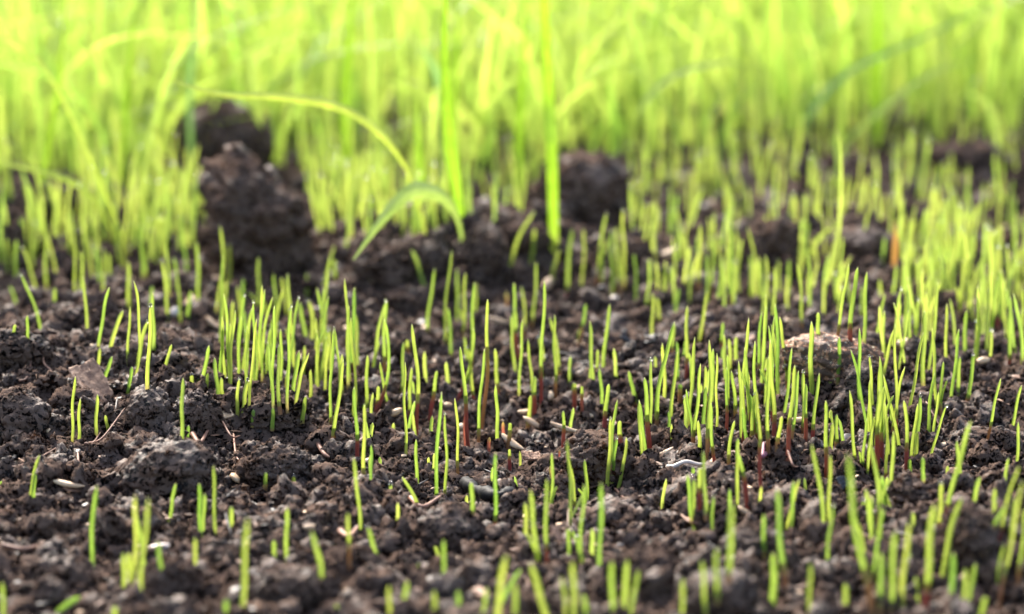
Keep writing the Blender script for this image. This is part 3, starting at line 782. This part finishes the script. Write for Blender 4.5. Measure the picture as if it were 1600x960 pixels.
# ------------------------------------------------------------------ lawn behind
def blade_path(g, Ln, az, droop, n=9):
    t = np.linspace(0, 1, n)
    out = Ln * droop * t ** 2.2
    up = Ln * (t - .42 * droop * t ** 2.6)
    return g + np.stack([out * math.cos(az), out * math.sin(az), up], 1)
def lawn_patch(n, x0, x1, y0, y1, lmin, lmax, near=True, seg=9):
    XS, YS = rng.uniform(x0, x1, n), rng.uniform(y0, y1, n)
    ZS = height(XS, YS, False)
    for x, y, z in zip(XS, YS, ZS):
        if near:
            px, py, _d = pix((x, y, 0))
            if py > lawn_y(px) + rng.normal(-4, 9): continue
        g = np.array([x, y, z - .003])
        Ln = rng.uniform(lmin, lmax) * rng.uniform(.7, 1.1)
        droop = min(1.15, abs(rng.normal(0, .5)) + .04)
        path = blade_path(g, Ln, rng.uniform(0, 6.283), droop, seg)
        t = np.linspace(0, 1, seg)
        w0 = rng.uniform(.0011, .0030)
        w = w0 * (.75 + .25 * np.sin(t * 3.1)) * np.clip((1 - t) / .45, 0.02, 1) ** .8
        a = rng.uniform(0, 6.283)
        v, f = ribbon(path, w, (math.cos(a), math.sin(a), 0), .3, rng.normal(0, .5))
        r = float(np.clip(rng.normal(.42, .3), 0, 1))
        join(v, f, dict(t=np.repeat(t, 5), rnd=np.full(len(v), r), u=np.tile(np.linspace(0, 1, 5), seg)))
lawn_patch(7000, -.42, .42, .95, 1.75, .04, .14)
lawn_patch(2600, -.42, .42, .95, 1.45, .025, .06, True, 6)
lawn_patch(1500, -.9, .9, 1.1, 1.9, .05, .14)
lawn_patch(3200, -1.3, 1.3, 1.75, 3.6, .05, .15, False, 6)
tag(flush('lawn_grass', M['lawn']), 'bright blurred lawn grass filling the background', 'grass', kind='stuff')

# ------------------------------------------------------------------ single grass blades one can tell apart: polyline in px, depth pixel row, width mm, mat, label
GB = [
 ([(866, 398), (862, 250), (856, 130), (849, -30), (846, -110)], 398, 4.4, 'lime', 'tall broad upright lime blade right of centre'),
 ([(722, 372), (712, 290), (699, 190), (694, 60), (700, -60)], 352, 4.6, 'lime', 'tall broad upright blade behind the arched leaf'),
 ([(718, 340), (708, 200), (714, 60), (718, -90)], 318, 2.6, 'lime', 'narrow tall blade close behind the broad one at centre'),
 ([(726, 388), (716, 345), (698, 313), (670, 299), (638, 302), (598, 342), (552, 406)], 392, 5.4, 'glaucous', 'short arched leaf with pale top, its tip touching the ledge'),
 ([(672, 390), (640, 275), (592, 208), (530, 168), (440, 152), (340, 147), (258, 122)], 388, 2.9, 'bright', 'long narrow blade arching left over the big leaning clod'),
 ([(664, 335), (654, 240), (648, 145)], 330, 2.6, 'lime', 'short narrow upright blade left of the tall pair'),
 ([(206, 395), (160, 292), (115, 190), (60, 95), (-20, 38)], 395, 2.4, 'bright', 'long blade arching up to the left edge'),
 ([(190, 375), (135, 300), (60, 268), (-40, 248)], 380, 2.3, 'bright', 'low blade drooping out at the left edge'),
 ([(1300, 262), (1330, 215), (1390, 160), (1460, 112), (1525, 92)], 250, 3.6, 'glaucous', 'pale blurred leaf arching right in the background'),
 ([(1240, 232), (1265, 180), (1330, 110), (1440, 60), (1580, -10)], 236, 3.0, 'dull', 'dull green blurred stalk slanting to the upper right'),
 ([(1372, 240), (1368, 140), (1372, 40), (1370, -60)], 235, 4.2, 'lime', 'bright upright blurred blade right of the slanting stalk'),
 ([(545, 300), (538, 170), (546, 60), (552, -40)], 285, 4.0, 'lime', 'bright upright blurred blade left of centre in the lawn'),
 ([(300, 300), (296, 150), (304, 40), (306, -60)], 290, 2.6, 'dull', 'upright green blade above the round rear clod'),
 ([(190, 300), (196, 160), (206, 60), (220, -50)], 300, 2.2, 'lime', 'tall upright blade in the lawn at left'),
 ([(815, 330), (812, 200), (818, 90), (822, -40)], 305, 3.0, 'lime', 'narrow upright blade left of the tall broad lime one'),
 ([(980, 260), (995, 180), (1050, 118), (1130, 98), (1180, 108)], 265, 3.6, 'glaucous', 'pale leaf bending right above the blurred brown clod'),
 ([(1560, 250), (1556, 200), (1540, 160), (1500, 140)], 245, 3.0, 'glaucous', 'pale short leaf bending left near the right edge'),
 ([(700, 240), (690, 150), (672, 95), (655, 75)], 300, 3.6, 'dull', 'small pale curved leaf tip left of the tall blades'),
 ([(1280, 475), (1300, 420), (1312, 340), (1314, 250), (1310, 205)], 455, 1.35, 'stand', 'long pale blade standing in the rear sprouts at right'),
 ([(1258, 402), (1280, 372), (1310, 348)], 410, 1.8, 'sprout', 'thin pale blade crossing slantwise in the rear sprouts'),
 ([(1396, 416), (1399, 380), (1398, 346)], 420, 2.0, 'orange', 'dry orange blade standing in the rear sprouts'),
 ([(60, 310), (80, 200), (95, 100), (104, -40)], 310, 2.2, 'lime', 'tall blade near the left edge of the lawn'),
 ([(420, 290), (395, 120), (410, 85), (450, 75), (480, 90)], 280, 3.4, 'glaucous', 'pale bent leaf tip above the long arching blade'),
]
for pts, row, wmm, mat, label in GB:
    b = ground(pts[0][0], row); y0 = b[1]
    n = len(pts); P = []
    for j, (x, y) in enumerate(pts):
        q = on_plane(x, y, y0 + (rng.normal(0, .004) - (.011 if 'arched leaf' in label else .006) * j if j else 0))
        P.append(q)
    P[0] = np.array([P[0][0], y0, hz(P[0][0], y0) - .002])
    path = bezier(P, 26); t = np.linspace(0, 1, 26)
    w = wmm / 1000 * (.62 + .38 * np.sin(np.clip(t * 1.5, 0, 1.2) * 1.6)) * np.clip((1 - t) / (.62 if len(pts) < 6 else .4), .03, 1) ** .75
    T = path[-1] - path[0]
    v, f = ribbon(path - P[0], w, (.93, -.25, .28) if abs(T[0]) < .03 else (.12, .62, .78), .28, rng.normal(0, .25))
    o = obj('meadow_grass', mesh_np('meadow_grass', v, f, M[mat], dict(t=np.repeat(t, 5), rnd=np.full(len(v), rng.uniform(.1, .6)), u=np.tile(np.linspace(0, 1, 5), 26))), loc=P[0])
    tag(o, label, 'grass', 'single grass blades', 'thing')

# ------------------------------------------------------------------ seeds and husks: px, length px, width px, roll, mat, label
def seed_mesh(L_, W, split=0.0):
    n, k = 16, 12
    t = np.linspace(0, 1, n); x = (t - .5) * L_
    r = W / 2 * np.clip(np.sin(math.pi * np.clip(t * .96 + .02, 0, 1)), 0, 1) ** .6 * (1.12 - .28 * t)
    a = np.arange(k) / k * 2 * math.pi
    ridge = 1 + .07 * np.cos(5 * a)
    v = np.stack([np.repeat(x[:, None], k, 1), r[:, None] * np.cos(a)[None] * ridge, r[:, None] * np.sin(a)[None] * ridge * .8], -1)
    v[:, :, 2] -= (np.cos(a)[None] > .6) * r[:, None] * .3        # crease
    v[:, :, 2] += (split * W * (t[:, None] - .5) ** 2 * 2)
    return v.reshape(-1, 3), grid_faces(n, k, True)
SEEDS = [
 (800, 700, 40, 13, -35, 'husk', 'split tan seed husk beside the two tiny red sprouts'), (832, 668, 32, 12, -32, 'husk', 'plump tan seed in the scattered group'),
 (884, 678, 48, 11, -18, 'husk', 'long pale husk crossed by a red sprout'), (822, 651, 24, 9, 8, 'husk', 'small pale husk behind the plump seed'),
 (108, 765, 50, 12, -12, 'husk', 'long tan husk in the left foreground'), (249, 864, 34, 15, 14, 'white', 'white pink-ended seed beside the front sprouts'),
 (1110, 738, 34, 16, 62, 'husk', 'open pale husk at the foot of a red sprout'), (1163, 809, 26, 14, -30, 'husk', 'pale husk below the long red sprout'),
 (1247, 664, 24, 10, 4, 'husk', 'pale husk among the right sprouts'), (779, 509, 34, 10, -14, 'husk', 'pale blurred husk on the slope at centre'),
 (855, 451, 22, 16, 60, 'husk', 'round pale seed behind the tall centre sprout'), (958, 476, 14, 17, 80, 'white', 'small white seed right of the broad sprouts'),
 (942, 457, 16, 11, 10, 'stone', 'small grey seed-like pebble behind the white seed'), (858, 626, 15, 18, 70, 'husk', 'upright tan seed between two brown sprouts'),
 (1047, 402, 26, 14, 30, 'husk', 'pale blurred husk at right of the blade foot'), (302, 480, 18, 24, 60, 'husk', 'pale blurred husk under the left rear sprouts'),
 (275, 495, 14, 18, 70, 'white', 'white blurred seed left of the husk in the rear sprouts'), (333, 512, 26, 9, -40, 'husk', 'thin tan husk before the dense sprout clump'),
 (1414, 545, 30, 22, 20, 'husk', 'round pale husk right of the pale brown lump'), (1534, 571, 20, 15, 10, 'husk', 'small tan seed near the right rear'),
 (619, 652, 22, 14, 30, 'husk', 'pale seed at the foot of the crossing sprouts'), (721, 675, 12, 18, 80, 'husk', 'little pale seed behind the brown sprout pair'),
 (1040, 716, 26, 14, 25, 'husk', 'torn tan husk where the white root enters the soil'), (700, 640, 14, 9, 0, 'husk', 'tiny tan seed between centre sprouts'),
 (905, 600, 12, 9, 20, 'stone', 'tiny grey pebble at centre'), (485, 832, 18, 10, 10, 'husk', 'small blurred tan husk in the left foreground'),
]
for (cx, cy, L_, W, roll, mat, label) in SEEDS:
    g = surf(cx, cy + W * .3); s = ppm(g[1])
    v, f = seed_mesh(L_ * s * 1.1, W * s, .5 if 'husk' in label else 0)
    o = obj('pebble' if mat == 'stone' else 'seed', mesh_np('seed', v, f, M[mat]), loc=g + np.array([0, -.002, W * s * .3 + .0020]))
    o.rotation_euler = (rng.uniform(-.5, .5), -math.radians(roll) * .8, math.radians(roll) * .7)
    tag(o, label, 'pebble' if mat == 'stone' else 'seed', None if mat == 'stone' else 'seeds and husks on the soil')

# ------------------------------------------------------------------ bark chips: warped thick plates
def plate(w, h, th, seed, curl=.25, nx=22, ny=22):
    u, v = np.meshgrid(np.linspace(-1, 1, nx), np.linspace(-1, 1, ny))
    q = np.stack([u.ravel() * 1.7 + seed, v.ravel() * 1.7], 1)
    ed = 1 + .16 * noise(q * 1.1, seed) + .06 * noise(q * 4, seed + 1)
    corner = 1 - .06 * (u.ravel() * v.ravel()) ** 2
    x, y = u.ravel() * w / 2 * ed * corner, v.ravel() * h / 2 * corner * (1 + .1 * noise(q * 1.4 + 9, seed))
    z = curl * w * (u.ravel() ** 2 * .5) + w * .05 * fbm(q * 2.2, seed + 3, 3) + w * .03 * noise(q * 9, seed + 7) + w * .02 * noise(np.stack([u.ravel() * 9, v.ravel() * 2], 1), seed + 5)
    top = np.stack([x, y, z + th / 2], 1); bot = np.stack([x, y, z - th / 2], 1)
    f = grid_faces(ny, nx); n = nx * ny
    b = [r * nx for r in range(ny)]
    loop = list(range(nx)) + [r * nx + nx - 1 for r in range(1, ny)] + [(ny - 1) * nx + c for c in range(nx - 2, -1, -1)] + [r * nx for r in range(ny - 2, 0, -1)]
    sidef = [[loop[i], loop[i] + n, loop[(i + 1) % len(loop)] + n, loop[(i + 1) % len(loop)]] for i in range(len(loop))]
    return np.vstack([top, bot]), np.vstack([f, f[:, ::-1] + n, np.array(sidef)])
CHIPS = [
 (143, 604, 44, 84, (36, -18, 26), 'bark', 'pale brown wrinkled bark chip standing on the left mound'),
 (830, 724, 30, 20, (18, 5, 10), 'bark', 'small reddish bark flake before the scattered seeds'),
 (888, 792, 34, 18, (30, 12, -10), 'bark', 'curled tan bark flake behind the blurred sprouts'),
 (868, 850, 24, 30, (50, 20, 60), 'bark', 'curled brown flake right of the blurred sprout pair'),
 (352, 660, 22, 16, (30, -10, 20), 'husk', 'small torn pale flake right of the round black clod'),
 (1316, 770, 20, 22, (55, 0, 40), 'stone', 'small grey leaf fragment between the thin right sprouts'),
 (470, 612, 15, 24, (75, 10, 20), 'bark', 'brown papery husk caught in the dense sprout clump'),
 (370, 568, 14, 22, (75, 0, 0), 'bark', 'small brown flake hanging in the dense sprouts'),
 (1000, 540, 60, 22, (20, 0, -25), 'litterdark', 'dark flat wood sliver behind the leaning centre sprout'),
]
for i, (cx, cy, w, h, rot, mat, label) in enumerate(CHIPS):
    g = surf(cx, cy + h * .3); s = ppm(g[1])
    v, f = plate(w * s, h * s, max(.0006, w * s * .07), 60 + i * 3)
    o = obj('bark_chip', mesh_np('bark_chip', v, f, M[mat]), loc=g + np.array([0, .003, h * s * .30 * abs(math.sin(math.radians(rot[0]))) + .0016]))
    o.rotation_euler = [math.radians(a) for a in rot]
    tag(o, label, 'bark chip', 'bark chips and flakes')

# ------------------------------------------------------------------ twig, fibres, roots: bent tubes
def strand(name, pts, rad, mat, label, cat, group=None, lift=.0022, taper=True):
    P = []
    for (x, y) in pts:
        g = surf(x, y); P.append(g + np.array([0, 0, lift]))
    # bridge: keep the ends on the soil, the middle where its pixel shows it
    y0 = np.linspace(P[0][1], P[-1][1], len(P))
    P = [P[0]] + [on_plane(pts[j][0], pts[j][1], min(P[j][1] - .007, max(y0[j], P[j][1] - .016))) for j in range(1, len(P) - 1)] + [P[-1]]
    path = bezier(P, 24)
    t = np.linspace(0, 1, 24)
    r = rad * (1 - .55 * t if taper else (.9 + .22 * np.sin(t * 17) + .16 * np.sin(t * 43 + 1))); r = np.array(r); r[0] *= .3; r[-1] *= .3
    v, f = tube(path - P[0], r, r, (.3, .2, .9), 8)
    o = obj(name, mesh_np(name, v, f, M[mat]), loc=P[0])
    return tag(o, label, cat, group)
strand('charred_twig', [(724, 766), (750, 768), (780, 775), (804, 782)], .0017, 'char', 'black charred twig lying behind the smooth grey clod', 'twig', taper=False)
strand('curled_root', [(1040, 744), (1052, 730), (1072, 722), (1092, 726), (1112, 738)], .0008, 'white', 'white root curling over the soil with violet end', 'root')
strand('violet_shoot', [(1195, 722), (1192, 712), (1193, 704)], .0007, 'violet', 'tiny violet leaf scrap beside the fuzzy clod', 'leaf scrap')
FIB = [([(138, 706), (160, 684), (196, 650)], 'straight brown rootlet left of the wet smooth clod'), ([(132, 706), (145, 692), (158, 688)], 'short brown rootlet crossing the straight one'),
 ([(4, 744), (30, 728), (60, 716), (92, 711)], 'long curved brown rootlet at the left edge'), ([(347, 670), (362, 682), (376, 694)], 'thin brown rootlet below the round black clod'),
 ([(122, 720), (124, 740), (128, 764)], 'fine upright rootlet behind the tan husk'), ([(70, 545), (68, 565), (82, 592)], 'looped rootlet on the left mound'),
 ([(30, 608), (42, 590), (50, 575)], 'stiff brown rootlet leaning on the left mound'), ([(488, 690), (504, 706), (515, 728)], 'grey bent twiglet right of the dark clods'),
 ([(1230, 716), (1240, 728), (1252, 740)], 'thin brown rootlet behind the fuzzy clod'), ([(960, 776), (978, 780), (988, 790)], 'forked tan rootlet right of the blurred sprout'),
 ([(300, 690), (312, 692), (326, 684)], 'thick brown twiglet at the foot of the sprout pair'), ([(808, 682), (824, 690), (836, 682)], 'curled reddish rootlet below the plump seed'),
 ([(1064, 818), (1080, 816), (1112, 832)], 'orange brown rootlet in the right foreground'), ([(365, 690), (370, 715), (385, 735)], 'fine looping rootlet right of the wet clod'),
 ([(530, 843), (545, 838), (560, 836)], 'blurred orange brown twiglet in the foreground'), ([(0, 866), (40, 858), (86, 858)], 'blurred reddish twig at the left foreground'),
 ([(1446, 560 + 80), (1462, 655), (1475, 690)], 'thin tan rootlet near the flat grey clod'), ([(640, 790), (660, 792), (690, 788)], 'pale brown twiglet left of the grey clod')]
for pts, label in FIB:
    strand('rootlet', pts, .00075 if 'twig' in label else .00032, 'fibre', label, 'rootlet', 'rootlets and twiglets on the soil')

# ------------------------------------------------------------------ middle-sized clods between them
protos = [mesh_np('soil_clod', *clod_shape(400 + i * 5, 4, 1.1, gran=1.2), M[('clod', 'clod', 'wetclod', 'brownclod')[i % 4]]) for i in range(12)]
its = []
for i in range(230):
    px, py = rng.uniform(-20, 1620), 400 + 580 * rng.random()
    g = ground(px, py); w = rng.uniform(18, 44) * (1 if rng.random() < .8 else 1.4); s = ppm(g[1]) * w / 2
    o = obj('soil_clod', protos[i % 12], loc=g + np.array([0, s * .4, s * .18]))
    o.rotation_euler = [rng.uniform(0, 6.28) for _ in range(3)]
    o.scale = (s * rng.uniform(.9, 1.2), s * rng.uniform(.85, 1.1), s * rng.uniform(.7, 1))
    best = min(LAND, key=lambda q: math.hypot(q[1] - px, (q[2] - py) * 1.2)); dx, dy = px - best[1], py - best[2]
    rel = ('right of' if dx > 0 else 'left of') if abs(dx) > abs(dy) * 1.2 else ('in front of' if dy > 0 else 'behind')
    tone = ('dark', 'dark', 'wet', 'brown')[i % 4]; tone = 'dark' if i % 12 % 4 < 2 else tone
    size = 'pea-sized' if w > 34 else 'small'
    its.append((o, f'{size} {tone} soil clod', f'{rel} {best[0]}', px))
label_all(its, ('soil clod', 'smaller soil clods between the sprouts'))
